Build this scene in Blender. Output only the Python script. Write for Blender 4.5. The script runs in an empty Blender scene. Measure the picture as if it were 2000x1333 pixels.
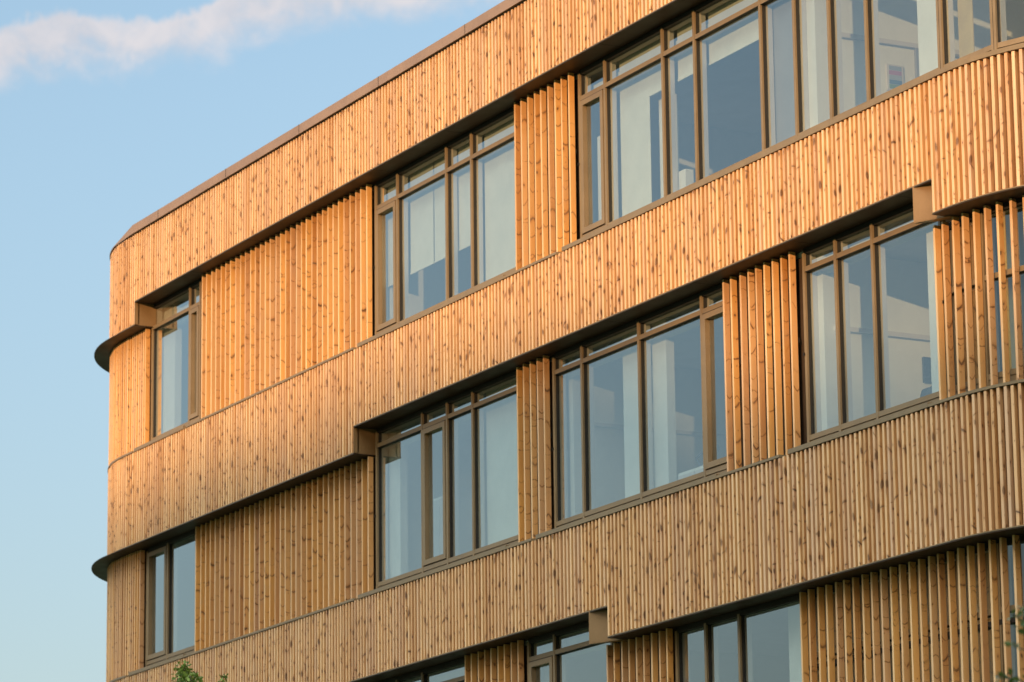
import bpy, math, random
import numpy as np
random.seed(7)
R = math.radians
scene = bpy.context.scene
col = scene.collection

# ------------------------------------------------------------------ mesh builder
class MB:
    def __init__(s):
        s.v = []; s.f = []; s.uv = []; s.b = []; s.m = []
    def poly(s, pts, uv=None, board=0.0, mat=0):
        i = len(s.v); n = len(pts)
        s.v += [tuple(p) for p in pts]
        s.f.append(tuple(range(i, i + n)))
        s.uv += list(uv) if uv else [(p[0] + p[1], p[2]) for p in pts]
        s.b += [board] * n
        s.m.append(mat)
    def hexa(s, c, mat=0, board=0.0):
        # c: 8 corners, bottom 0-3 counter-clockwise seen from above, top 4-7
        for q in ((3, 2, 1, 0), (4, 5, 6, 7), (0, 1, 5, 4), (1, 2, 6, 5), (2, 3, 7, 6), (3, 0, 4, 7)):
            s.poly([c[k] for k in q], None, board, mat)
    def box(s, x0, x1, y0, y1, z0, z1, mat=0):
        s.hexa([(x0, y0, z0), (x1, y0, z0), (x1, y1, z0), (x0, y1, z0),
                (x0, y0, z1), (x1, y0, z1), (x1, y1, z1), (x0, y1, z1)], mat)
    def build(s, name, mats, parent=None, smooth=False):
        me = bpy.data.meshes.new(name)
        me.from_pydata(s.v, [], s.f)
        uvl = me.uv_layers.new(name='grain')
        uvl.data.foreach_set('uv', np.array(s.uv, dtype=np.float32).ravel())
        at = me.attributes.new('board', 'FLOAT', 'POINT')
        at.data.foreach_set('value', np.array(s.b, dtype=np.float32))
        if not isinstance(mats, (list, tuple)): mats = [mats]
        for m in mats: me.materials.append(m)
        me.polygons.foreach_set('material_index', np.array(s.m, dtype=np.int32))
        if smooth:
            me.polygons.foreach_set('use_smooth', np.ones(len(s.f), dtype=bool))
        me.update()
        o = bpy.data.objects.new(name, me)
        col.objects.link(o)
        if parent: o.parent = parent
        return o

def empty(name, loc=(0, 0, 0)):
    o = bpy.data.objects.new(name, None); col.objects.link(o); o.location = loc
    return o
def tag(o, label=None, cat=None, group=None, kind=None):
    if label: o['label'] = label
    if cat: o['category'] = cat
    if group: o['group'] = group
    if kind: o['kind'] = kind
    return o

# ------------------------------------------------------------------ plan of the facade
class Path:
    """plan line: straight between xl and xr, arcs turning back at both ends"""
    def __init__(s, xl, rl, xr, rr, y0=0.0, tl=math.pi / 2, tr=R(72)):
        s.xl, s.rl, s.xr, s.rr, s.y0, s.tl, s.tr = xl, rl, xr, rr, y0, tl, tr
    def at(s, u, d=0.0):
        if u < s.xl:
            a = (s.xl - u) / s.rl; e = 0.0
            if a > s.tl: e = (a - s.tl) * s.rl; a = s.tl
            r = s.rl - d
            x = s.xl - r * math.sin(a); y = s.y0 + s.rl - r * math.cos(a)
            t = (math.cos(a), -math.sin(a))
            return (x - t[0] * e, y - t[1] * e), t, (math.sin(a), math.cos(a))
        if u > s.xr:
            a = (u - s.xr) / s.rr; e = 0.0
            if a > s.tr: e = (a - s.tr) * s.rr; a = s.tr
            r = s.rr - d
            x = s.xr + r * math.sin(a); y = s.y0 + s.rr - r * math.cos(a)
            t = (math.cos(a), math.sin(a))
            return (x + t[0] * e, y + t[1] * e), t, (-math.sin(a), math.cos(a))
        return (u, s.y0 + d), (1.0, 0.0), (0.0, 1.0)
MAIN = Path(-10.2, 3.6, 15.4, 3.3)
FINS = Path(-10.80, 3.6, 15.4, 3.05, y0=0.25)
BRIM = Path(-10.9, 3.75, 15.4, 3.3)
U0, U1 = -20.0, 22.0

def steps(path, s0, s1):
    out = [s0]
    def arc(a, b):
        n = max(1, int(math.ceil(abs(b - a) / 0.2)))
        for k in range(1, n + 1): out.append(a + (b - a) * k / n)
    for a, b, curved in ((s0, min(s1, path.xl), True), (max(s0, path.xl), min(s1, path.xr), False), (max(s0, path.xr), s1, True)):
        if b > a + 1e-6:
            arc(a, b) if curved else out.append(b)
    return out

def seg(mb, s0, s1, d0, d1, z0, z1, mat=0, path=MAIN, path_in=None):
    pin = path_in or path
    a, b = path.at(s0, d0)[0], path.at(s1, d0)[0]
    c, d = pin.at(s1, d1)[0], pin.at(s0, d1)[0]
    mb.hexa([(*a, z0), (*b, z0), (*c, z0), (*d, z0), (*a, z1), (*b, z1), (*c, z1), (*d, z1)], mat)

def ribbon(mb, s0, s1, d0, d1, z0, z1, mat=0, path=MAIN):
    st = steps(path, s0, s1)
    pts = [(path.at(u, d0)[0], path.at(u, d1)[0]) for u in st]
    for (a, d), (b, c) in zip(pts[:-1], pts[1:]):
        mb.poly([(*a, z0), (*b, z0), (*b, z1), (*a, z1)], None, 0, mat)
        mb.poly([(*c, z0), (*d, z0), (*d, z1), (*c, z1)], None, 0, mat)
        mb.poly([(*d, z0), (*c, z0), (*b, z0), (*a, z0)], None, 0, mat)
        mb.poly([(*a, z1), (*b, z1), (*c, z1), (*d, z1)], None, 0, mat)
    for k, flip in ((0, 1), (-1, 0)):
        a, d = pts[k]
        q = [(*a, z0), (*d, z0), (*d, z1), (*a, z1)]
        mb.poly(q[::-1] if flip else q, None, 0, mat)

def board(mb, s, path, dep, w, t, z0, z1, cen, jit=1.0, edge=0):
    """one upright timber; its front face lies at depth dep"""
    (px, py), tg, nn = path.at(s, dep + random.uniform(-.003, .003) * jit)
    a = random.gauss(0, R(0.8)) * jit
    ca, sa = math.cos(a), math.sin(a)
    tx, ty = tg[0] * ca - tg[1] * sa, tg[0] * sa + tg[1] * ca
    nx, ny = nn[0] * ca - nn[1] * sa, nn[0] * sa + nn[1] * ca
    bid = random.random(); off = random.uniform(0, 80)
    z0 += random.uniform(-.003, .003); z1 += random.uniform(-.004, .004)
    lean = random.gauss(0, .0025) * jit
    h = w / 2; c = min(.004, w * .09)
    # outline in plan, going round: chamfered front arrises
    prof = [(-h, t), (-h, c), (-h + c, 0), (h - c, 0), (h, c), (h, t)]
    cc = []; acc = -h - t
    for k, p in enumerate(prof):
        if k: acc += math.hypot(p[0] - prof[k - 1][0], p[1] - prof[k - 1][1])
        cc.append(acc - cen)
    def P(p, z, l): return (px + tx * (p[0] + l) + nx * p[1], py + ty * (p[0] + l) + ny * p[1], z)
    for k in range(5):
        p, q = prof[k], prof[k + 1]
        mb.poly([P(p, z0, 0), P(q, z0, 0), P(q, z1, lean), P(p, z1, lean)],
                [(cc[k], z0 + off), (cc[k + 1], z0 + off), (cc[k + 1], z1 + off), (cc[k], z1 + off)], bid, edge if 1 <= k <= 3 else 0)
    mb.poly([P(p, z1, lean) for p in prof], [(x, z1 + off) for x in cc], bid)
    mb.poly([P(p, z0, 0) for p in prof[::-1]], [(x, z0 + off) for x in cc[::-1]], bid)

# ------------------------------------------------------------------ materials
def new_mat(name):
    m = bpy.data.materials.new(name); m.use_nodes = True
    nt = m.node_tree; b = nt.nodes['Principled BSDF']
    return m, nt, b
class NG:
    def __init__(s, nt): s.nt = nt; s.n = nt.nodes; s.l = nt.links
    def node(s, t, **kw):
        n = s.n.new(t)
        for k, v in kw.items(): setattr(n, k, v)
        return n
    def put(s, sock, v):
        if hasattr(v, 'is_output'): s.l.new(v, sock)
        elif v is not None: sock.default_value = v
    def math(s, op, a, b=None, c=None, clamp=False):
        n = s.node('ShaderNodeMath', operation=op, use_clamp=clamp)
        for i, v in enumerate((a, b, c)): s.put(n.inputs[i], v)
        return n.outputs[0]
    def mapr(s, v, a, b, c=0.0, d=1.0, smooth=True):
        n = s.node('ShaderNodeMapRange', interpolation_type='SMOOTHSTEP' if smooth else 'LINEAR')
        for i, x in enumerate((v, a, b, c, d)): s.put(n.inputs[i], x)
        return n.outputs[0]
    def mix(s, f, a, b, mode='MIX'):
        n = s.node('ShaderNodeMix', data_type='RGBA', blend_type=mode)
        s.put(n.inputs[0], f); s.put(n.inputs[6], a); s.put(n.inputs[7], b)
        return n.outputs[2]
    def comb(s, x, y, z=0.0):
        n = s.node('ShaderNodeCombineXYZ')
        for i, v in enumerate((x, y, z)): s.put(n.inputs[i], v)
        return n.outputs[0]
    def noise(s, vec, scale, detail=3.0, rough=.55, dist=0.0):
        n = s.node('ShaderNodeTexNoise'); s.put(n.inputs['Vector'], vec)
        n.inputs['Scale'].default_value = scale; n.inputs['Detail'].default_value = detail
        n.inputs['Roughness'].default_value = rough; n.inputs['Distortion'].default_value = dist
        return n.outputs[0]
    def white(s, vec):
        n = s.node('ShaderNodeTexWhiteNoise', noise_dimensions='3D'); s.put(n.inputs['Vector'], vec)
        sp = s.node('ShaderNodeSeparateColor'); s.l.new(n.outputs['Color'], sp.inputs[0])
        return sp.outputs[0], sp.outputs[1], sp.outputs[2]

def wood(name, pale, mid, deep, spike, dots, pitch):
    """pine: spike = share of crescent knots, dots = share of round ones, pitch = spacing along the board"""
    m, nt, b = new_mat(name); g = NG(nt)
    uv = g.node('ShaderNodeUVMap', uv_map='grain'); sep = g.node('ShaderNodeSeparateXYZ')
    nt.links.new(uv.outputs[0], sep.inputs[0]); a, v = sep.outputs[0], sep.outputs[1]
    bd = g.node('ShaderNodeAttribute', attribute_name='board').outputs['Fac']
    bo = g.math('MULTIPLY', bd, 311.7)
    b1, b2, b3 = g.white(g.comb(bo, 3.1, 7.7))
    grain = g.noise(g.comb(g.math('MULTIPLY', a, 120.0), g.math('MULTIPLY', v, 2.2), bo), 1.0, 4.0, .6, .4)
    broad = g.noise(g.comb(g.math('MULTIPLY', a, 9.0), g.math('MULTIPLY', v, .9), bo), 1.0, 2.0)
    tone = g.math('ADD', g.math('MULTIPLY', grain, .55), g.math('MULTIPLY', broad, .55))
    tone = g.math('ADD', tone, g.math('MULTIPLY_ADD', b1, .75, -.42))
    c = g.mix(g.mapr(tone, .15, .62), pale, mid)
    c = g.mix(g.mapr(tone, .58, 1.0), c, deep)
    fine = g.noise(g.comb(g.math('MULTIPLY', a, 420.0), g.math('MULTIPLY', v, 5.0), bo), 1.0, 2.0)
    c = g.mix(g.mapr(fine, .58, .75, 0, .35), c, deep)
    c = g.mix(g.math('MULTIPLY', g.math('POWER', b2, 2.0), .55), c, (.46, .29, .20, 1))
    knotty = g.math('MULTIPLY_ADD', b3, 1.25, .3)
    masks = []; soft = []
    def layer(L, seed, share, ra, rv, jitter_a, slope, vshape, soft_gain):
        q = g.math('DIVIDE', v, L); cell = g.math('FLOOR', q)
        r1, r2, r3 = g.white(g.comb(cell, bo, seed)); r4, r5, r6 = g.white(g.comb(cell, bo, seed + 9.3))
        dv = g.math('SUBTRACT', v, g.math('MULTIPLY', g.math('ADD', cell, g.math('MULTIPLY_ADD', r2, .6, .2)), L))
        da = g.math('SUBTRACT', a, g.math('MULTIPLY_ADD', r3, jitter_a, -jitter_a / 2))
        aa = g.math('ABSOLUTE', da)
        if vshape:
            kk = g.math('MULTIPLY', g.math('MULTIPLY_ADD', r4, slope * 1.25, slope * .12), g.math('SIGN', g.math('SUBTRACT', r2, .22)))
            curve = g.math('MULTIPLY', g.math('MULTIPLY', kk, aa), g.math('MULTIPLY_ADD', aa, 9.0, .55))
        else:
            curve = g.math('MULTIPLY', da, g.math('MULTIPLY_ADD', r4, slope * 2, -slope))
        dv = g.math('SUBTRACT', dv, curve)
        wob = g.noise(g.comb(g.math('MULTIPLY', a, 70.0), g.math('MULTIPLY', v, 50.0), bo), 1.0, 2.0)
        dv = g.math('ADD', dv, g.math('MULTIPLY_ADD', wob, .012, -.006))
        sc = g.math('MULTIPLY_ADD', g.math('POWER', r5, 3.0), 1.7, .5)
        if vshape:
            th = g.math('MULTIPLY', sc, g.math('MULTIPLY_ADD', aa, .08, rv))
            e = g.math('DIVIDE', g.math('ABSOLUTE', dv), th)
            lim = g.mapr(aa, ra * .75, ra, 1.0, 0.0)
            one = g.mapr(g.math('MULTIPLY', g.math('SIGN', da), g.math('SUBTRACT', r6, .5)), .30, .32, 1.0, .3)
            w = g.math('MULTIPLY', lim, one)
        else:
            ex = g.math('DIVIDE', da, g.math('MULTIPLY', sc, ra)); ey = g.math('DIVIDE', dv, g.math('MULTIPLY', sc, rv))
            e = g.math('SQRT', g.math('ADD', g.math('MULTIPLY', ex, ex), g.math('MULTIPLY', ey, ey)))
            w = 1.0
        on = g.math('LESS_THAN', r1, g.math('MULTIPLY', knotty, share))
        w = g.math('MULTIPLY', on, w)
        strength = g.math('MULTIPLY_ADD', r6, .45, .62 if vshape else .75)
        masks.append(g.math('MULTIPLY', g.math('MULTIPLY', w, strength), g.mapr(e, .55, 1.25, 1.0, 0.0)))
        soft.append(g.math('MULTIPLY', w, g.mapr(e, .8, 3.6, soft_gain, 0.0)))
    if dots:
        layer(pitch, 1.7, dots, .014, .027, .05, .9, False, .35)
        layer(pitch * .57, 5.1, dots * .45, .006, .010, .05, .3, False, .25)
        layer(pitch * 1.3, 8.4, dots * .55, .030, .010, .03, 1.1, False, .3)
    if spike:
        layer(pitch, 2.9, spike, .074, .0080, .045, 1.1, True, .4)
        layer(pitch * .71, 6.6, spike * .5, .055, .003, .02, .7, True, .25)
        layer(pitch * .9, 11.3, .3, .009, .012, .06, .5, False, .4)
    M = masks[0]
    for k in masks[1:]: M = g.math('MAXIMUM', M, k)
    S = soft[0]
    for k in soft[1:]: S = g.math('MAXIMUM', S, k)
    c = g.mix(S, c, (deep[0] * .75, deep[1] * .6, deep[2] * .5, 1))
    c = g.mix(g.math('MINIMUM', M, .93), c, (.075, .027, .011, 1))
    tc = g.node('ShaderNodeTexCoord').outputs['Object']
    drift = g.noise(tc, .55, 3.0); grime = g.noise(tc, 2.6, 4.0)
    c = g.mix(g.mapr(drift, .35, .68, 0, .22), c, (.45, .25, .12, 1))
    c = g.mix(g.mapr(grime, .56, .74, 0, .16), c, (.33, .26, .21, 1))
    nt.links.new(c, b.inputs['Base Color'])
    b.inputs['Roughness'].default_value = .62; b.inputs['Specular IOR Level'].default_value = .3
    bp = g.node('ShaderNodeBump'); bp.inputs['Strength'].default_value = .25; bp.inputs['Distance'].default_value = .004
    nt.links.new(grain, bp.inputs['Height']); nt.links.new(bp.outputs[0], b.inputs['Normal'])
    return m

def paint(name, c, rough=.45, spec=.4, metal=0.0, var=.08, scale=3.0):
    m, nt, b = new_mat(name); g = NG(nt)
    tc = g.node('ShaderNodeTexCoord').outputs['Object']
    n1 = g.noise(tc, scale, 4.0); n2 = g.noise(tc, scale * 14, 2.0)
    f = g.math('ADD', g.math('MULTIPLY', n1, .7), g.math('MULTIPLY', n2, .3))
    lo = tuple(x * (1 - var * 2) for x in c) + (1,); hi = tuple(min(1, x * (1 + var * 2)) for x in c) + (1,)
    nt.links.new(g.mix(g.mapr(f, .3, .7), lo, hi), b.inputs['Base Color'])
    nt.links.new(g.mapr(n1, .3, .7, rough - .06, rough + .08), b.inputs['Roughness'])
    b.inputs['Specular IOR Level'].default_value = spec; b.inputs['Metallic'].default_value = metal
    return m

M = {}
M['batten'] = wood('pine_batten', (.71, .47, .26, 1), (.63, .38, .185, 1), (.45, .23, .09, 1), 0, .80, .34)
M['fin'] = wood('pine_fin', (.72, .37, .108, 1), (.63, .295, .072, 1), (.42, .165, .034, 1), .74, 0, .33)  # fin sides: heat-treated orange, with bounced light put into the colour
M['side'] = wood('pine_side', (.62, .345, .135, 1), (.54, .265, .09, 1), (.38, .16, .045, 1), 0, .80, .34)  # batten sides: unweathered tone, with groove shade put into the darker colour
M['edge'] = wood('pine_edge', (.72, .48, .255, 1), (.66, .40, .19, 1), (.52, .28, .11, 1), 0, .35, .40)  # fin fronts: weathered tone, with open-sky light put into the paler colour
M['bronze'] = paint('bronze_aluminium', (.20, .138, .074), .42, .45, var=.05)
M['cap'] = paint('roof_capping', (.25, .160, .110), .5, .35, var=.05, scale=1.2)
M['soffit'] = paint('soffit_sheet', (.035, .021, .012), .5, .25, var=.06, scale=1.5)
M['plate'] = paint('return_sheet', (.20, .118, .052), .45, .35, var=.05)
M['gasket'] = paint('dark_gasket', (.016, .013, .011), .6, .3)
M['backing'] = paint('backing_board', (.15, .075, .028), .7, .2, var=.1, scale=2.0)
M['membrane'] = paint('dark_membrane', (.05, .028, .014), .8, .2)
M['inner'] = paint('pale_inner_frame', (.60, .56, .53), .5, .3, var=.03)
M['wall'] = paint('white_wall', (.74, .73, .68), .8, .2, var=.02)
M['ceiling'] = paint('ceiling_board', (.60, .61, .61), .85, .2, var=.03)
M['blind'] = paint('blind_cloth', (.72, .71, .62), .85, .15, var=.03)
M['grey'] = paint('grey_panel', (.30, .29, .30), .6, .3, var=.03)
M['slate'] = paint('slate_panel', (.10, .11, .11), .5, .3, var=.05)  # panels added behind the louvred glass to hide brightly lit rooms
M['ochre'] = paint('ochre_panel', (.50, .36, .14), .7, .25, var=.05)
M['dark'] = paint('dark_cloth', (.045, .055, .075), .8, .2)
M['plinth'] = paint('concrete', (.30, .28, .25), .85, .2, var=.12)
M['roof'] = paint('roof_felt', (.10, .10, .10), .9, .1)

def make_glass():
    m = bpy.data.materials.new('window_glass'); m.use_nodes = True
    nt = m.node_tree; nt.nodes.clear(); g = NG(nt)
    out = g.node('ShaderNodeOutputMaterial')
    lw = g.node('ShaderNodeLayerWeight'); lw.inputs['Blend'].default_value = .5
    keep = g.math('SUBTRACT', .96, g.math('MULTIPLY', g.math('POWER', lw.outputs['Facing'], 5.0), .96))   # Schlick, the same from both sides
    f = g.math('SUBTRACT', 1.0, g.math('POWER', keep, 8.5))      # four glass surfaces of a double-glazed unit
    tr = g.node('ShaderNodeBsdfTransparent'); tr.inputs[0].default_value = (.86, .93, .90, 1)
    gl = g.node('ShaderNodeBsdfGlossy'); gl.inputs['Color'].default_value = (.94, 1, .985, 1); gl.inputs['Roughness'].default_value = 0.0
    tc = g.node('ShaderNodeTexCoord').outputs['Object']
    bp = g.node('ShaderNodeBump'); bp.inputs['Strength'].default_value = .05; bp.inputs['Distance'].default_value = .01
    nt.links.new(g.noise(tc, .9, 1.0), bp.inputs['Height']); nt.links.new(bp.outputs[0], gl.inputs['Normal'])
    mx = g.node('ShaderNodeMixShader'); nt.links.new(f, mx.inputs[0])
    nt.links.new(tr.outputs[0], mx.inputs[1]); nt.links.new(gl.outputs[0], mx.inputs[2]); nt.links.new(mx.outputs[0], out.inputs[0])
    return m
M['glass'] = make_glass()

# ------------------------------------------------------------------ levels (metres above ground)
ROOF = 18.545
SILL = {1: 14.62, 2: 10.72, 3: 6.82}
HEAD = {1: 17.31, 2: 13.40, 3: 9.49}
DROP = .415
BP = .1025          # batten pitch
building = empty('timber_building', (2.0, 0.0, 0.0))
tag(building, 'curved office building clad in upright pine battens with bronze window bands', 'building')
def part(mb, name, mats, parent=None):
    o = mb.build(name, mats, parent or building)
    if parent is None: o.matrix_parent_inverse = building.matrix_world.inverted()
    return o
building.matrix_world  # identity rotation; offset handled below
bpy.context.view_layer.update()
building.location = (0, 0, 0)
bpy.context.view_layer.update()

# ------------------------------------------------------------------ cladding bands
def bands(label, top, head, skirts, plate=None, lo=U0, hi=U1, reveals=()):
    """battens from head to top; over the skirt ranges they hang lower by DROP"""
    def bottom(u):
        for a, b in skirts:
            if a <= u <= b: return head - DROP
        return head
    mb = MB(); n0 = int(math.floor(lo / BP))
    for k in range(n0, int(hi / BP)):
        u = k * BP + .012
        # a board is not laid beyond the ends where nobody can look, save the first metres
        zb = bottom(u)
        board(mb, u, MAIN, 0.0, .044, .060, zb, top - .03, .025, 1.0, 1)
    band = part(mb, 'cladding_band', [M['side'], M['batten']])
    band['label'] = label
    bk = MB(); ribbon(bk, lo, hi, .064, .085, head - .002, top - .012)
    for a, b in skirts: ribbon(bk, max(a, lo), min(b, hi), .064, .085, head - DROP + .004, head - .002)
    part(bk, 'backing_board', M['backing'], band)
    tr = MB(); so = MB(); joints = []
    rng = sorted(skirts); cuts = []; u = lo
    for a, b in rng:
        if a > u: cuts.append((u, a, head))
        cuts.append((max(a, lo), min(b, hi), head - DROP)); u = b
    if u < hi: cuts.append((u, hi, head))
    for a, b, z in cuts:
        ribbon(tr, a, b, -.006, .066, z - .016, z - .004)
        if a < -10:
            # the sun brim sweeps out past the battens round the corner
            st = steps(BRIM, a, b)
            for p, q in zip(st[:-1], st[1:]):
                A, B = BRIM.at(p, -.008)[0], BRIM.at(q, -.008)[0]
                C, D = MAIN.at(q, .44)[0], MAIN.at(p, .44)[0]
                so.hexa([(*A, z - .030), (*B, z - .030), (*C, z - .030), (*D, z - .030),
                         (*A, z - .017), (*B, z - .017), (*C, z - .017), (*D, z - .017)])
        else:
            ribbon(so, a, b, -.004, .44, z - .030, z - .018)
        k0 = math.ceil(max(a, -9.0) / 2.4)
        while k0 * 2.4 < min(b, 15.2):                      # joints between the soffit sheets
            jn = MB(); seg(jn, k0 * 2.4, k0 * 2.4 + .010, -.0045, .40, z - .0315, z - .018); joints.append(jn); k0 += 1
    part(tr, 'edge_trim', M['bronze'], band)
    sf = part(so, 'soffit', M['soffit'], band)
    for jn in joints: part(jn, 'soffit_joint', M['gasket'], band)
    for u in reveals:
        rv = MB(); seg(rv, u - .012, u, -.002, .40, head - DROP - .016, head - .018)
        part(rv, 'reveal_plate', M['plate'], band)
    if plate:
        a, b = plate
        pl = MB()
        A, B = MAIN.at(a, -.012)[0], MAIN.at(b, .19)[0]
        A2, B2 = MAIN.at(a, .004)[0], MAIN.at(b, .206)[0]
        z0, z1 = head - DROP - .03, head - .004
        pl.hexa([(*A, z0), (*B, z0), (*B2, z0), (*A2, z0), (*A, z1), (*B, z1), (*B2, z1), (*A2, z1)])
        C, D = MAIN.at(b + .04, .40)[0], MAIN.at(a, .05)[0]
        pl.hexa([(*A, z0 - .012), (*B, z0 - .012), (*C, z0 - .012), (*D, z0 - .012), (*A, z0 - .002), (*B, z0 - .002), (*C, z0 - .002), (*D, z0 - .002)])
        part(pl, 'reveal_plate', M['plate'], band)
    return band

bands('topmost batten band below the roof capping', ROOF, HEAD[1], [(U0, -9.70)], reveals=(-9.70,))
bands('batten band between the upper and middle window rows', SILL[1], HEAD[2], [(U0, -.72), (15.16, U1)], plate=(14.78, 15.22), reveals=(-.72,))
bands('batten band between the middle and lowest window rows', SILL[2], HEAD[3], [(7.16, U1)], plate=(6.67, 7.20))
bands('lowest batten band near the ground', SILL[3], .45, [])

# roof capping: deep on the straight run, tapering away where the corner turns
mb = MB()
ribbon(mb, -9.78, U1, -.030, .40, ROOF - .004, ROOF + .150)
a, b = MAIN.at(-9.78, -.030)[0], MAIN.at(-10.75, -.018)[0]
c, d = MAIN.at(-10.75, .40)[0], MAIN.at(-9.78, .40)[0]
z = ROOF - .004
mb.hexa([(*b, z), (*a, z), (*d, z), (*c, z), (*b, z + .016), (*a, z + .153), (*d, z + .153), (*c, z + .016)])
ribbon(mb, U0, -10.75, -.018, .40, z, z + .016)
cap = part(mb, 'roof_capping', M['cap'])
for u in np.arange(-8.6, 20, 2.95):
    mb = MB(); seg(mb, u, u + .012, -.0325, .0, ROOF - .002, ROOF + .152)
    part(mb, 'capping_joint', M['gasket'], cap)
mb = MB(); ribbon(mb, U0, U1, .012, .066, ROOF - .028, ROOF - .006)
part(mb, 'shadow_gap', M['gasket'], cap)

# ------------------------------------------------------------------ louvre panels
def louvres(row, label, starts, lowered=False, path=FINS, w=.036, t=.084, backed=True, corner=False, rail=True):
    zt = HEAD[row] - (DROP if lowered else 0) - .042
    starts = [u - .197 for u in starts]
    zb = SILL[row] + .05
    mb = MB()
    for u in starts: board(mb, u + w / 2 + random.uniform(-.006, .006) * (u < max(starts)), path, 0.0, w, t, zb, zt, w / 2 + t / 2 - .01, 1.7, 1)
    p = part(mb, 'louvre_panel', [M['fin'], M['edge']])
    p['label'] = label
    s0, s1 = min(starts) - .02, max(starts) + .06
    if rail:
        rl = MB()
        for zz in (zb + .55 * (zt - zb),):
            ribbon(rl, s0 + .03, s1 - .03, t + .003, t + .03, zz, zz + .06, path=path)
        part(rl, 'fixing_rail', M['gasket'], p)
    lg = MB(); ribbon(lg, s0, s1, -.008, .34, SILL[row] - .022, SILL[row] + .012)
    part(lg, 'ledge', M['bronze'], p)
    if backed:
        bk = MB(); ribbon(bk, s0 - .01, s1 - .09, t + .034, t + .05, SILL[row] + .014, HEAD[row] - (DROP if lowered else 0) - .032, path=path)
        part(bk, 'backing_board', M['membrane'], p)
    return p
def run(a, b, p=.2035): return list(np.arange(a, b + 1e-6, p))
louvres(1, 'close-set louvre panel wrapping the far corner, upper row', run(-9.625 - .1025 * 95, -9.625, .1025), True)
louvres(1, 'long louvre panel between the corner window and the four-bay window, upper row', run(-7.106, -.58))
louvres(1, 'narrow louvre panel in the middle of the upper row', run(4.392, 6.05))
louvres(2, 'close-set louvre panel wrapping the far corner, middle row', run(-9.80 - .1025 * 95, -9.80, .1025), True)
louvres(2, 'long louvre panel under the lowered band, middle row', run(-.582 - .2035 * 33, -.57), True)
louvres(2, 'slim panel of five louvres, middle row', run(4.359, 5.20))
louvres(2, 'panel of nine louvres lit at the top, middle row', run(10.123, 11.78))
louvres(2, 'open louvres standing in front of glazing on the near curve, middle row', run(14.978, 21.0), True, backed=False, rail=False)
louvres(3, 'louvre panel of nine boards, lowest row', run(2.655, 4.33))
louvres(3, 'louvre panel of nine boards under the metal plate, lowest row', run(6.845, 8.48), True)
louvres(3, 'wide louvre panel on the near curve, lowest row', run(11.772, 21.0), True, backed=False)
louvres(3, 'louvre panel at the far end, lowest row', run(-19.0, -1.6), True)

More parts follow.
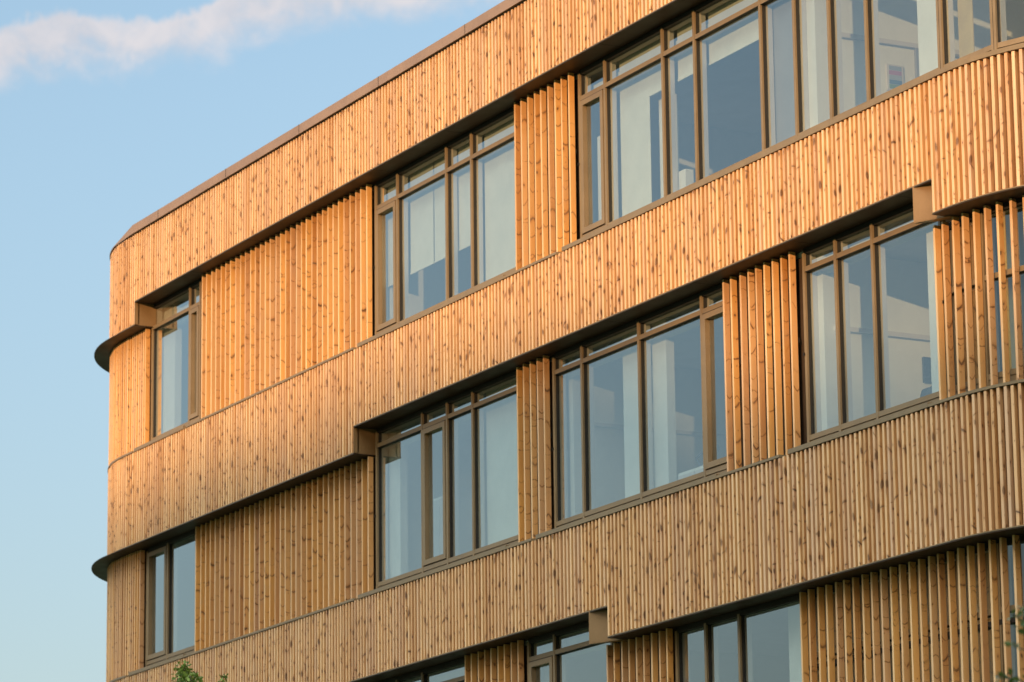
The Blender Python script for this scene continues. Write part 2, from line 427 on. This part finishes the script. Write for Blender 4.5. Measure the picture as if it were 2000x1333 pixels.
# ------------------------------------------------------------------ windows
PW = .05
RAIL = {1: 2.205, 2: 2.345, 3: 2.31}
SH = -.168                                    # the glazing stands back from the louvre line
def window(row, label, posts, sashes=(), rail=True, lowered=False, doubles=(), rail_z=None, blinds=(), panels=(), sill=True, pelmet=True):
    posts = [p + SH for p in posts]
    zb = SILL[row] + .255
    head = HEAD[row] - (DROP if lowered else 0)
    zt = head - .105
    zr = rail_z if rail_z else SILL[row] + RAIL[row]
    fr = MB(); inn = MB(); gk = MB()
    s0, s1 = posts[0], posts[-1] + PW
    for k, (a, b) in enumerate(zip(posts[:-1], posts[1:])):
        q = a + PW
        seg(fr, q, b, .347, .42, zb - .064, zb)                    # bottom rail
        seg(fr, q, b, .358, .42, zb - .150, zb - .070)             # sub-sill rail
        seg(gk, q, b, .366, .42, zb - .070, zb - .064)
        seg(gk, a, b, .353, .43, zt, zt + .03)                     # head rail, a dark element under the soffit
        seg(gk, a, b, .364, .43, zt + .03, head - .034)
        seg(inn, q, b, .421, .52, zb - .05, zb); seg(inn, q, b, .421, .52, zt, zt + .06)
        if rail:
            seg(fr, q, b, .349, .42, zr, zr + .063); seg(inn, q, b, .421, .52, zr, zr + .063)
            seg(gk, q, b, .3495, .42, zr - .007, zr)
    for k, a in enumerate(posts):
        w = .10 if k in doubles else PW
        seg(fr, a, a + w, .343, .42, zb - .155, zt + .026)
        seg(inn, a, a + w, .421, .525, zb - .05, zt + .06)
        if k in doubles: seg(gk, a + .047, a + .053, .341, .42, zb - .155, zt + .02)
        if k < len(posts) - 1: seg(gk, a + w, a + w + .007, .372, .42, zb, zt)
    win = part(fr, 'window', M['bronze']); win['label'] = label
    part(inn, 'inner_frame', M['inner'], win); part(gk, 'gasket', M['gasket'], win)
    for k, (a, b) in enumerate(zip(posts[:-1], posts[1:])):
        q = a + (.10 if k in doubles else PW)
        spans = [(zb, zr if rail else zt, k in sashes)]
        if rail: spans.append((zr + .063, zt, False))
        for za, zc, sash in spans:
            qa, qb = q, b
            if sash:
                sf = MB(); e = .016; w = .075
                seg(sf, qa + e, qb - e, .333, .41, za + e, za + e + w); seg(sf, qa + e, qb - e, .333, .41, zc - e - w, zc - e)
                seg(sf, qa + e, qa + e + w, .3332, .41, za + e + w, zc - e - w); seg(sf, qb - e - w, qb - e, .3332, .41, za + e + w, zc - e - w)
                part(sf, 'sash', M['bronze'], win)
                gg = MB()
                for x0, x1, y0, y1 in ((qa, qb, za, za + e), (qa, qb, zc - e, zc), (qa, qa + e, za + e, zc - e), (qb - e, qb, za + e, zc - e)):
                    seg(gg, x0, x1, .375, .41, y0, y1)
                part(gg, 'sash_gap', M['gasket'], win)
                qa += e + w; qb -= e + w; za += e + w; zc -= e + w
            pn = MB()
            A, B = MAIN.at(qa, .40)[0], MAIN.at(qb, .40)[0]
            w1, w2 = random.gauss(0, .0015), random.gauss(0, .0015)      # no two panes sit quite true
            pn.poly([(A[0], A[1] + w1, za), (B[0], B[1] + w2, za), (B[0], B[1] - w1, zc), (A[0], A[1] - w2, zc)])
            part(pn, 'pane', M['glass'], win)
    bk = MB(); zz = zb + 1.02
    seg(bk, posts[0] - .012, posts[0] + .012, .325, .345, zz, zz + .035)
    part(bk, 'jamb_bracket', M['gasket'], win)
    if sill:
        sl = MB(); seg_list = steps(MAIN, s0 + .10, s1 + .12)
        for p, q in zip(seg_list[:-1], seg_list[1:]): seg(sl, p, q, -.010, .36, SILL[row] - .022, SILL[row] + .036)
        part(sl, 'sill', M['bronze'], win)
    if rail and pelmet:
        pm = MB(); ribbon(pm, s0 + .02, s1 - .02, .585, .60, zr - .03, zr + PEL[row])
        part(pm, 'pelmet_board', M['blind'], win)
    for a, b, z in blinds:
        a -= .08; b -= .08
        bl = MB(); bot = z if z else zb - .02
        seg(bl, a, b, .560, .565, bot, zt + .02); seg(bl, a, b, .552, .573, bot - .012, bot + .018)
        part(bl, 'roller_blind', M['blind'], win)
    for a, b, mat in panels:
        a -= .10; b -= .10
        bl = MB(); seg(bl, a, b, .545, .558, zb - .05, zt + .05)
        part(bl, 'infill_panel', M[mat], win)
    return win
PEL = {1: .26, 2: .20, 3: .22}

window(1, 'corner window beside the far louvres, upper row', [-9.592, -7.916, -7.448], sashes=(1,))
window(1, 'four-bay window with half-drawn blinds, upper row', [-.507, .259, 1.937, 2.765, 4.30], sashes=(0,),
       blinds=[(-.63, -.16, 15.63), (.23, 1.02, 15.65), (1.055, 1.83, 15.65), (1.87, 2.66, 15.65), (2.73, 4.3, 0)])
window(1, 'long glazed corner run with blinds and a lit room behind, upper row',
       [6.125, 6.854, 8.465, 9.316, 11.004, 11.821, 12.637, 13.485, 15.057, 16.159, 17.35, 18.55, 19.75], sashes=(0,), doubles=(8, 9, 10, 11),
       blinds=[(6.85, 7.67, 0), (7.67, 8.36, 16.50), (8.46, 9.22, 16.50), (9.29, 10.92, 16.50)], panels=[(10.90, 11.80, 'grey'), (15.15, 15.45, 'ochre')])
window(2, 'two-bay window under the lowered band at the far corner, middle row', [-9.728, -8.809, -7.36], sashes=(0,), rail=False, lowered=True)
window(2, 'four-bay window beside the metal reveal, middle row', [-.505, 1.066, 1.896, 2.728, 4.28], sashes=(1,), blinds=[(2.70, 4.2, 0)])
window(2, 'four-bay window with a tall sash at its near end, middle row', [5.242, 6.06, 7.666, 9.345, 10.08], sashes=(3,))
window(2, 'three-bay window onto the sunlit room, middle row', [11.89, 12.621, 13.458, 14.93])
window(2, 'glazing behind the open louvres on the near curve, middle row', [14.99, 15.80, 16.62, 17.44, 18.26, 19.08, 19.9], rail_z=12.09, lowered=True,
       panels=[(15.0, 15.42, 'backing'), (15.44, 15.88, 'slate'), (15.9, 16.12, 'ochre'), (16.12, 16.58, 'slate'), (16.7, 17.05, 'backing'), (17.05, 17.4, 'slate'), (17.5, 18.2, 'slate'), (18.3, 19.0, 'slate'), (19.1, 19.9, 'slate')], sill=False)
window(3, 'partly seen window at the foot of the picture, lowest row', [-1.40, .156 - .75, .156, 1.019, 2.58], sashes=(0,))
window(3, 'two-bay window beside the hanging metal plate, lowest row', [4.383, 5.142, 6.78], sashes=(0,))
window(3, 'three-bay window under the lowered band, lowest row', [8.514, 9.262, 10.10, 11.72], rail=False, lowered=True)
window(3, 'glazing behind the wide louvres on the near curve, lowest row', [11.76, 12.58, 13.4, 14.22, 15.04, 15.86, 16.68, 17.5, 18.3], rail_z=8.20, lowered=True,
       panels=[(11.82, 12.56, 'slate'), (12.63, 13.38, 'slate'), (13.45, 14.2, 'backing'), (14.27, 14.98, 'slate'), (15.1, 15.92, 'slate'), (15.95, 16.3, 'backing'), (16.35, 17.4, 'slate'), (17.6, 18.3, 'slate')], sill=False)

# ------------------------------------------------------------------ body of the building
def outline(d):
    pts = [MAIN.at(u, d)[0] for u in steps(MAIN, U0, U1)]
    yb = 14.0
    pts = [p for p in pts if p[1] < yb]
    return pts + [(pts[-1][0] + .0, yb), (pts[0][0], yb)]
def slab(z0, z1, d, mats, name, low=None):
    mb = MB(); o = outline(d); n = len(o)
    mb.poly([(x, y, z0) for x, y in o[::-1]], mat=0); mb.poly([(x, y, z1) for x, y in o], mat=1)
    for k in range(n):
        a, b = o[k], o[(k + 1) % n]
        mb.poly([(*a, z0), (*b, z0), (*b, z1), (*a, z1)], mat=1)
    return part(mb, name, mats)
slab(17.26, 18.50, .48, [M['ceiling'], M['roof']], 'roof')
slab(13.33, 13.80, .48, [M['ceiling'], M['grey']], 'floor_slab')
slab(9.42, 9.90, .48, [M['ceiling'], M['grey']], 'floor_slab')
slab(5.52, 6.00, .48, [M['ceiling'], M['grey']], 'floor_slab')
mb = MB()
for z0, z1 in ((17.215, 18.52), (13.30, 14.82), (9.39, 10.92), (.3, 7.02)):
    ribbon(mb, U0, U1, .43, .47, z0, z1)
part(mb, 'spandrel_wall', M['wall'])
mb = MB(); ribbon(mb, U0, U1, .10, .30, 0, .43); part(mb, 'plinth', M['plinth'])
solid = {1: [(U0, -9.60), (-7.40, -.52), (4.36, 6.10)], 2: [(U0, -9.74), (-7.31, -.52), (4.34, 5.22), (10.14, 11.87)],
         3: [(U0, -1.41), (2.64, 4.36), (6.84, 8.50)]}
for row, rr in solid.items():
    for a, b in rr:
        mb = MB(); ribbon(mb, a + SH, b + SH, .47, .58, SILL[row] + .205, HEAD[row] - .10)
        iw = part(mb, 'inner_wall', M['wall'])
        mb = MB(); ribbon(mb, a + SH + .01, b + SH + .015, .425, .465, SILL[row] + .03, HEAD[row] - .10)
        part(mb, 'sheathing', M['membrane'], iw)
mb = MB()
yb = 14.0
for z0, z1 in ((13.80, 17.26), (9.90, 13.33), (6.00, 9.42)):
    mb.box(-13.2, 19.5, 6.0, 6.12, z0, z1)
for x in (-8.2, -.62, 4.32): mb.box(x - .12, x, .60, 6.0, 13.80, 17.26)
for x in (-8.2, -.70, 5.20): mb.box(x - .12, x, .60, 6.0, 9.90, 13.33)
for x in (-.70, 4.32, 11.7): mb.box(x - .12, x, .60, 6.0, 6.00, 9.42)
mb.box(11.70, 11.90, .53, 6.0, 13.80, 17.26); mb.box(11.70, 11.90, .53, 6.0, 9.90, 13.33)
mb.box(-13.7, 19.3, 13.9, 14.05, 0, 18.5)
part(mb, 'partition', M['wall'])
mb = MB()           # piers and lining boards close behind the glass
def pier(x0, x1, row, y0=.565, y1=.69, top=None):
    x0 -= .1; x1 -= .1
    z0 = SILL[row] - .8; z1 = top or HEAD[row] - .06
    mb.box(x0, x1, y0, y1, z0, z1)
pier(-9.65, -9.11, 1); pier(6.19, 6.28, 1, top=16.3); pier(8.43, 8.61, 1, top=15.24); pier(7.70, 8.08, 1, .70, .78, 16.45)
pier(14.26, 14.70, 1); pier(-.69, -.17, 2); pier(6.80, 7.23, 2); pier(7.61, 7.99, 2); pier(14.28, 14.62, 2); pier(10.9, 11.3, 3)
part(mb, 'pier', M['wall'])
# trunking and door lining on the two sunlit partitions
mb = MB()
mb.box(11.90, 11.955, .78, 3.4, 16.16, 16.22); mb.box(11.90, 11.955, .68, 3.4, 12.31, 12.37); mb.box(5.20, 5.255, .86, 3.4, 12.36, 12.41)
part(mb, 'cable_trunking', M['inner'])
mb = MB()
for y in (2.02, 2.95): mb.box(11.90, 11.95, y, y + .07, 13.80, 16.20)
mb.box(11.90, 11.95, 2.09, 2.95, 16.13, 16.20)
part(mb, 'door_lining', M['grey'])

# ------------------------------------------------------------------ loose things in the rooms
po = MB(); po.box(11.902, 11.925, 1.58, 1.83, 15.55, 15.90)
poster = po.build('wall_poster', M['inner'])
poster['label'] = 'small framed poster with coloured stripes on the sunlit upper room wall'; poster['category'] = 'poster'
cols = [(.30, .32, .36), (.42, .16, .26), (.34, .36, .40), (.10, .16, .28), (.16, .26, .12)]
for k, c in enumerate(cols):
    st = MB(); zt = 15.88 - k * .062
    st.box(11.925, 11.929, 1.61, 1.80, zt - .056, zt)
    st.build('print_stripe', paint('print_%d' % k, c, .6), poster)
sc = MB(); sc.box(11.902, 11.94, 1.97, 2.40, 11.76, 12.09)
tag(sc.build('wall_screen', paint('screen_black', (.03, .04, .055), .25)), 'dark flat screen on the sunlit wall of the middle room', 'screen')
cb = MB(); cb.box(12.05, 12.95, 1.60, 2.10, 9.90, 11.38)
cab = cb.build('storage_cabinet', M['wall']); tag(cab, 'white cabinet below the dark screen in the middle room', 'cabinet')
dr = MB(); dr.box(12.951, 12.965, 1.64, 1.84, 10.0, 11.33); dr.box(12.951, 12.965, 1.86, 2.06, 10.0, 11.33); dr.build('door', M['inner'], cab)
def bag(name, label, x, y, z, sx, sy, sz, seed):
    rnd = random.Random(seed); bm = MB(); n, m = 14, 8
    P = []
    for j in range(m + 1):
        ph = math.pi * j / m
        P.append([(x + sx * math.sin(ph) ** .7 * math.cos(2 * math.pi * i / n) * rnd.uniform(.85, 1.12),
                   y + sy * math.sin(ph) ** .7 * math.sin(2 * math.pi * i / n) * rnd.uniform(.85, 1.12),
                   z + sz * (1 - math.cos(ph)) * .5 * (1 + .25 * math.sin(3 * i))) for i in range(n)])
    for j in range(m):
        for i in range(n):
            k = (i + 1) % n
            bm.poly([P[j][i], P[j][k], P[j + 1][k], P[j + 1][i]])
    return tag(bm.build(name, M['dark'], None, True), label, 'bag')
bag('soft_bag', 'dark slumped bag on the near end of the white cabinet', 12.55, 1.70, 11.38, .26, .13, .15, 3)
bag('soft_bag', 'larger dark bag against the wall on the white cabinet', 12.45, 1.98, 11.38, .32, .14, .25, 5)
cb = MB(); cb.box(8.05, 8.95, .62, 1.05, 9.90, 11.16)
cab2 = cb.build('storage_cabinet', M['wall']); tag(cab2, 'low white cupboard behind the four-bay window under a desk lamp', 'cabinet')
dr = MB(); dr.box(8.07, 8.49, .606, .619, 9.95, 11.12); dr.box(8.51, 8.93, .606, .619, 9.95, 11.12); dr.build('door', M['inner'], cab2)
cb = MB(); cb.box(.40, 1.40, .66, 1.1, 9.90, 12.07)
cab3 = cb.build('storage_cabinet', M['wall']); tag(cab3, 'tall white cupboard behind the window beside the metal reveal', 'cabinet')
dr = MB(); dr.box(.42, .89, .646, .659, 9.95, 12.03); dr.box(.91, 1.38, .646, .659, 9.95, 12.03); dr.build('door', M['inner'], cab3)
def rod(mb, a, b, r, n=8):
    a, b = np.array(a, float), np.array(b, float); d = b - a; d /= np.linalg.norm(d)
    u = np.cross(d, (0, 0, 1) if abs(d[2]) < .9 else (1, 0, 0)); u /= np.linalg.norm(u); w = np.cross(d, u)
    ra, rb = (r, r) if not isinstance(r, tuple) else r
    A = [a + ra * (u * math.cos(2 * math.pi * k / n) + w * math.sin(2 * math.pi * k / n)) for k in range(n)]
    B = [b + rb * (u * math.cos(2 * math.pi * k / n) + w * math.sin(2 * math.pi * k / n)) for k in range(n)]
    for k in range(n):
        j = (k + 1) % n; mb.poly([A[k], A[j], B[j], B[k]])
    mb.poly(A[::-1]); mb.poly(B)
lamp = empty('desk_lamp', (8.35, .82, 11.16)); tag(lamp, 'jointed dark desk lamp on the low white cupboard', 'lamp')
m = MB(); rod(m, (0, 0, 0), (0, 0, .025), .08, 14); m.build('base', M['dark'], lamp)
m = MB(); rod(m, (0, 0, .02), (-.16, 0, .20), .014); rod(m, (-.16, 0, .20), (.22, 0, .30), .014); m.build('arm', M['dark'], lamp)
m = MB(); rod(m, (.20, 0, .31), (.32, 0, .24), (.03, .075), 14); m.build('lamp_shade', M['dark'], lamp)

# ------------------------------------------------------------------ trees
def leaf_mat(name, c1, c2):
    m, nt, b = new_mat(name); g = NG(nt)
    bd = g.node('ShaderNodeAttribute', attribute_name='board').outputs['Fac']
    nt.links.new(g.mix(bd, c1, c2), b.inputs['Base Color'])
    b.inputs['Roughness'].default_value = .5; b.inputs['Specular IOR Level'].default_value = .35
    out = nt.nodes['Material Output']; tl = g.node('ShaderNodeBsdfTranslucent'); nt.links.new(g.mix(bd, c2, c1), tl.inputs[0])
    mx = g.node('ShaderNodeMixShader'); mx.inputs[0].default_value = .3
    nt.links.new(b.outputs[0], mx.inputs[1]); nt.links.new(tl.outputs[0], mx.inputs[2]); nt.links.new(mx.outputs[0], out.inputs[0])
    return m
M['leaf'] = leaf_mat('leaf_green', (.05, .10, .015, 1), (.20, .27, .04, 1))
M['leaf_deep'] = leaf_mat('leaf_deep_green', (.018, .042, .008, 1), (.075, .105, .018, 1))
M['bark'] = paint('bark', (.11, .08, .055), .9, .15, var=.25, scale=8)
def leaf(mb, p, size, rnd):
    th = rnd.uniform(0, 2 * math.pi); el = rnd.uniform(-.9, .9)
    d = np.array((math.cos(th) * math.cos(el), math.sin(th) * math.cos(el), math.sin(el)))
    u = np.cross(d, (rnd.gauss(0, 1), rnd.gauss(0, 1), rnd.gauss(0, 1) + .4)); u /= np.linalg.norm(u) + 1e-9
    w = np.cross(d, u); p = np.array(p); L = size * rnd.uniform(.7, 1.25); W = L * .34; c = rnd.random()
    m = p + d * L * .5 - w * L * .06
    q = [p, p + d * L * .28 + u * W * .8 + w * L * .05, p + d * L * .62 + u * W * .85 + w * L * .03, p + d * L - w * L * .1,
         p + d * L * .62 - u * W * .85 + w * L * .03, p + d * L * .28 - u * W * .8 + w * L * .05]
    mb.poly([q[0], q[1], q[2], m], None, c); mb.poly([m, q[2], q[3], q[4]], None, c); mb.poly([q[0], m, q[4], q[5]], None, c)
def tree(label, base, top, clumps, leafsize, dens, seed, leafmat='leaf'):
    rnd = random.Random(seed)
    t = empty('leafy_tree', base); tag(t, label, 'tree')
    B = np.array(base); tk = MB()
    T = np.array(top) - B
    prev = np.zeros(3); pts = [prev]
    for k in range(1, 7):
        f = k / 6; q = T * f + np.array((rnd.gauss(0, .06), rnd.gauss(0, .06), 0)) * (f < 1)
        pts.append(q)
    for k in range(6): rod(tk, pts[k], pts[k + 1], (.13 * (1 - k / 6.3) + .008, .13 * (1 - (k + 1) / 6.3) + .008), 10)
    cr = MB()
    for c, r, n in clumps:
        c = np.array(c) - B
        near = min(pts[1:-1], key=lambda q: abs(q[2] - (c[2] - .35)) )
        mid = (near + c) / 2 + np.array((0, 0, -.05))
        rod(tk, near, mid, (.022, .013), 6); rod(tk, mid, c, (.013, .004), 6)
        for _ in range(int(n * dens)):
            v = np.array((rnd.gauss(0, 1), rnd.gauss(0, 1), rnd.gauss(0, 1))); v /= np.linalg.norm(v)
            leaf(cr, c + v * r * rnd.random() ** .45, leafsize, rnd)
        for _ in range(3):
            v = np.array((rnd.gauss(0, 1), rnd.gauss(0, 1), rnd.gauss(0, 1) + .8)); v /= np.linalg.norm(v)
            rod(tk, c, c + v * r * .95, (.005, .002), 5)
    tk.build('trunk', M['bark'], t); cr.build('crown', M[leafmat], t)
    return t
rnd = random.Random(4)
cl = [((-.20, -3.0, 9.44), .12, 70), ((-.27, -3.0, 9.33), .13, 80), ((-.09, -3.05, 9.30), .14, 90), ((.06, -3.0, 9.22), .15, 100), ((.22, -3.05, 9.14), .17, 110),
      ((-.22, -3.0, 9.10), .17, 110), ((.42, -3.0, 9.02), .16, 90), ((0, -3, 9.0), .22, 130), ((1.28, -3.0, 9.12), .055, 16), ((1.24, -3.0, 9.00), .10, 40), ((1.2, -3, 8.8), .2, 90)]
for k in range(42):
    a = rnd.uniform(0, 2 * math.pi); rr = 1.9 * rnd.random() ** .5; zz = rnd.uniform(5.2, 8.55 - rr * .55)
    cl.append(((.4 + rr * math.cos(a), -3.0 + .75 * rr * math.sin(a), zz), rnd.uniform(.25, .45), 110))
tree('bushy green tree top rising in front of the batten band by the far corner', (.4, -3.0, 0), (.0, -3.0, 9.3), cl, .062, 1.0, 11)
cl = [((31.22, -10.36, 5.31), .075, 13), ((31.26, -10.28, 5.26), .085, 15), ((31.31, -10.18, 5.20), .09, 18), ((31.21, -10.38, 5.12), .035, 5), ((31.25, -10.26, 5.09), .06, 14),
      ((31.18, -10.43, 4.89), .07, 13), ((31.14, -10.46, 4.93), .04, 7), ((31.25, -10.3, 4.86), .09, 16), ((31.38, -10.05, 5.30), .14, 50), ((31.36, -10.05, 4.95), .15, 60)]
rnd = random.Random(9)
for k in range(40):
    a = rnd.uniform(0, 2 * math.pi); rr = .85 * rnd.random() ** .5; zz = rnd.uniform(2.6, 5.5)
    cl.append(((32.0 + rr * math.cos(a), -8.9 + rr * math.sin(a), zz), rnd.uniform(.16, .3), 70))
tree('slender tree near the camera whose leafy twigs cross the lower right louvres', (32.0, -8.9, 0), (31.9, -9.0, 5.6), cl, .055, .8, 21, 'leaf_deep')

# ------------------------------------------------------------------ ground and the hill added out of view, its ridge shading the lower storeys
HIGH = 27.0
SUN_AZ, SUN_EL = R(37.0), R(8.6)            # azimuth from the facade normal towards +X
sx, sy = math.sin(SUN_AZ), -math.cos(SUN_AZ)
mb = MB(); n = 96
ring = [(3500 * math.cos(2 * math.pi * k / n), 3500 * math.sin(2 * math.pi * k / n), 0.0) for k in range(n)]
mb.poly(ring)
gr = mb.build('ground', paint('lawn_and_paving', (.05, .06, .03), .95, .1, var=.3, scale=.05)); gr['kind'] = 'structure'
D = 215.0
def ridge(q):
    # height of the shade line on the wall across the width of the facade
    x = q / math.cos(SUN_AZ)
    t = min(1, max(0, (x - 5.5) / 5.0)); t = t * t * (3 - 2 * t)
    h = 13.75 - 1.95 * t + .22 * math.sin(x * .9 + 1) + .16 * math.sin(x * 2.3)
    H = h + math.tan(SUN_EL) * (D - x * sx)
    e = max(0.0, abs(q) - 30) / 45
    return H * math.exp(-e * e)
mb = MB(); qs = np.arange(-170, 171, 2.0); ds = [(-150, 0), (-90, .14), (-45, .48), (-18, .85), (0, 1), (22, .86), (60, .45), (120, .1), (170, 0)]
rows = []
for off, f in ds:
    rows.append([((D + off) * sx + q * math.cos(SUN_AZ), (D + off) * sy + q * math.sin(SUN_AZ), ridge(q) * f - (.5 if f == 0 else 0)) for q in qs])
for j in range(len(rows) - 1):
    for i in range(len(qs) - 1): mb.poly([rows[j][i], rows[j][i + 1], rows[j + 1][i + 1], rows[j + 1][i]])
hl = mb.build('shade_hill', paint('shade_hill_grass', (.07, .085, .035), .95, .1, var=.3, scale=.06)); hl['kind'] = 'structure'
# a second, unseen slope added to dim light reaching the facade from the east
mb = MB(); ys = np.arange(-75, 111, 3.0); xs = [(-50, 0), (-28, .30), (-10, .82), (0, 1), (25, .9), (70, .4), (120, 0)]
def crest(y):
    e = max(0.0, abs(y - 18) - 38) / 22
    return (50 + 3.0 * math.sin(y * .16) + 2.0 * math.sin(y * .43 + 1)) * math.exp(-e * e)
rows = [[(112 + ox, y, crest(y) * f - (.5 if f == 0 else 0)) for y in ys] for ox, f in xs]
for j in range(len(rows) - 1):
    for i in range(len(ys) - 1): mb.poly([rows[j][i], rows[j + 1][i], rows[j + 1][i + 1], rows[j][i + 1]])
h2 = mb.build('shade_hill', paint('shade_hill_wood', (.045, .055, .022), .95, .1, var=.3, scale=.08)); h2['kind'] = 'structure'

# ------------------------------------------------------------------ sky, sun
w = bpy.data.worlds.new('World'); scene.world = w; w.use_nodes = True
nt = w.node_tree; g = NG(nt); bg = nt.nodes['Background']
sky = g.node('ShaderNodeTexSky', sky_type='NISHITA'); sky.sun_disc = False
sky.sun_elevation = SUN_EL; sky.sun_rotation = math.atan2(sx, sy)
sky.air_density = 1.0; sky.dust_density = 1.2; sky.ozone_density = 1.2; sky.altitude = 60
tcg = g.node('ShaderNodeTexCoord').outputs['Generated']
nz = g.node('ShaderNodeVectorMath', operation='NORMALIZE'); nt.links.new(tcg, nz.inputs[0]); dvec = nz.outputs[0]
def dot(v):
    n = g.node('ShaderNodeVectorMath', operation='DOT_PRODUCT'); nt.links.new(dvec, n.inputs[0]); n.inputs[1].default_value = v
    return n.outputs['Value']
# one long cloud bank on a great circle above the roof, and thin scattered cloud elsewhere
band = dot((.2022, -.2798, .9385))
sp = g.node('ShaderNodeSeparateXYZ'); nt.links.new(dvec, sp.inputs[0])
warp = g.noise(dvec, 26.0, 6.0, .58, .4)
wide = g.noise(dvec, 75.0, 7.0, .62, .5)
fine = g.noise(dvec, 240.0, 5.0, .6, .3)
bb = g.math('ADD', band, g.math('MULTIPLY_ADD', warp, .026, -.013))
bb = g.math('ADD', bb, g.math('MULTIPLY_ADD', wide, .007, -.0035))
bb = g.math('ADD', bb, g.math('MULTIPLY_ADD', fine, .004, -.002))
bank = g.math('MULTIPLY', g.mapr(bb, -.0100, .0015), g.mapr(bb, .006, .0095, 1.0, 0.0))
bank = g.math('MULTIPLY', bank, g.mapr(g.math('ADD', g.math('MULTIPLY', wide, .65), g.math('MULTIPLY', fine, .35)), .30, .55, .62, 1.0))
haze = g.math('MULTIPLY', g.mapr(g.noise(dvec, 4.0, 5.0), .56, .78), .5)
haze = g.math('MULTIPLY', haze, g.mapr(sp.outputs[2], .33, .45))
cl_f = g.math('MAXIMUM', bank, haze)
low = g.mix(g.mapr(sp.outputs[2], .02, .34), (.955, .90, 1.0, 1), (1.53, 1.50, 1.51, 1))
sun_side_dim = g.mapr(dot((sx * math.cos(SUN_EL), sy * math.cos(SUN_EL), math.sin(SUN_EL))), -.02, .6, 1.0, .42)   # unseen sun-side sky dimmed so the wood under the soffits darkens
low = g.mix(1.0, low, g.comb(sun_side_dim, sun_side_dim, sun_side_dim), 'MULTIPLY')
low = g.mix(g.mapr(sp.outputs[2], .36, .80), low, (HIGH * 1.19, HIGH * .93, HIGH * .66, 1))      # gain added to the unseen overhead sky to fill the shade
tint = g.mix(1.0, sky.outputs[0], low, 'MULTIPLY')
lit = g.mix(g.mapr(g.math('ADD', g.math('MULTIPLY', warp, .5), g.math('MULTIPLY', wide, .5)), .38, .62), (4.5, 4.35, 4.6, 1), (5.5, 5.05, 5.05, 1))
cc = g.mix(g.math('MULTIPLY', cl_f, .82), tint, lit)
nt.links.new(cc, bg.inputs[0]); bg.inputs[1].default_value = .15
sun = bpy.data.lights.new('sun', 'SUN'); sun.energy = 4.7; sun.angle = R(.5); sun.color = (1.0, .60, .30)
so = bpy.data.objects.new('sun', sun); col.objects.link(so)
from mathutils import Vector, Matrix
S = Vector((sx * math.cos(SUN_EL), sy * math.cos(SUN_EL), math.sin(SUN_EL)))
so.rotation_euler = S.to_track_quat('Z', 'Y').to_euler(); so.location = S * 300

# ------------------------------------------------------------------ camera (135 mm on full frame, looking up at the facade)
cam = bpy.data.cameras.new('camera'); co = bpy.data.objects.new('camera', cam); col.objects.link(co)
cam.sensor_width = 36; cam.lens = 135; cam.clip_end = 9000; cam.clip_start = .5
r_ = Vector((.46229181, .88665227, -.01157715)); u_ = Vector((.20184018, -.09250625, .97504007)); f_ = Vector((-.86345054, .45308977, .22172693))
mw = Matrix(((r_.x, u_.x, -f_.x, 51.4165), (r_.y, u_.y, -f_.y, -24.6057), (r_.z, u_.z, -f_.z, 1.6), (0, 0, 0, 1)))
co.matrix_world = mw
cam.dof.use_dof = True; cam.dof.focus_distance = 47.0; cam.dof.aperture_fstop = 2.8
scene.camera = co
scene.view_settings.view_transform = 'Standard'; scene.view_settings.look = 'None'; scene.view_settings.exposure = 0; scene.view_settings.gamma = 1
scene.render.engine = 'CYCLES'
scene.cycles.max_bounces = 8; scene.cycles.transparent_max_bounces = 16; scene.cycles.caustics_reflective = False
scene.cycles.use_denoising = True
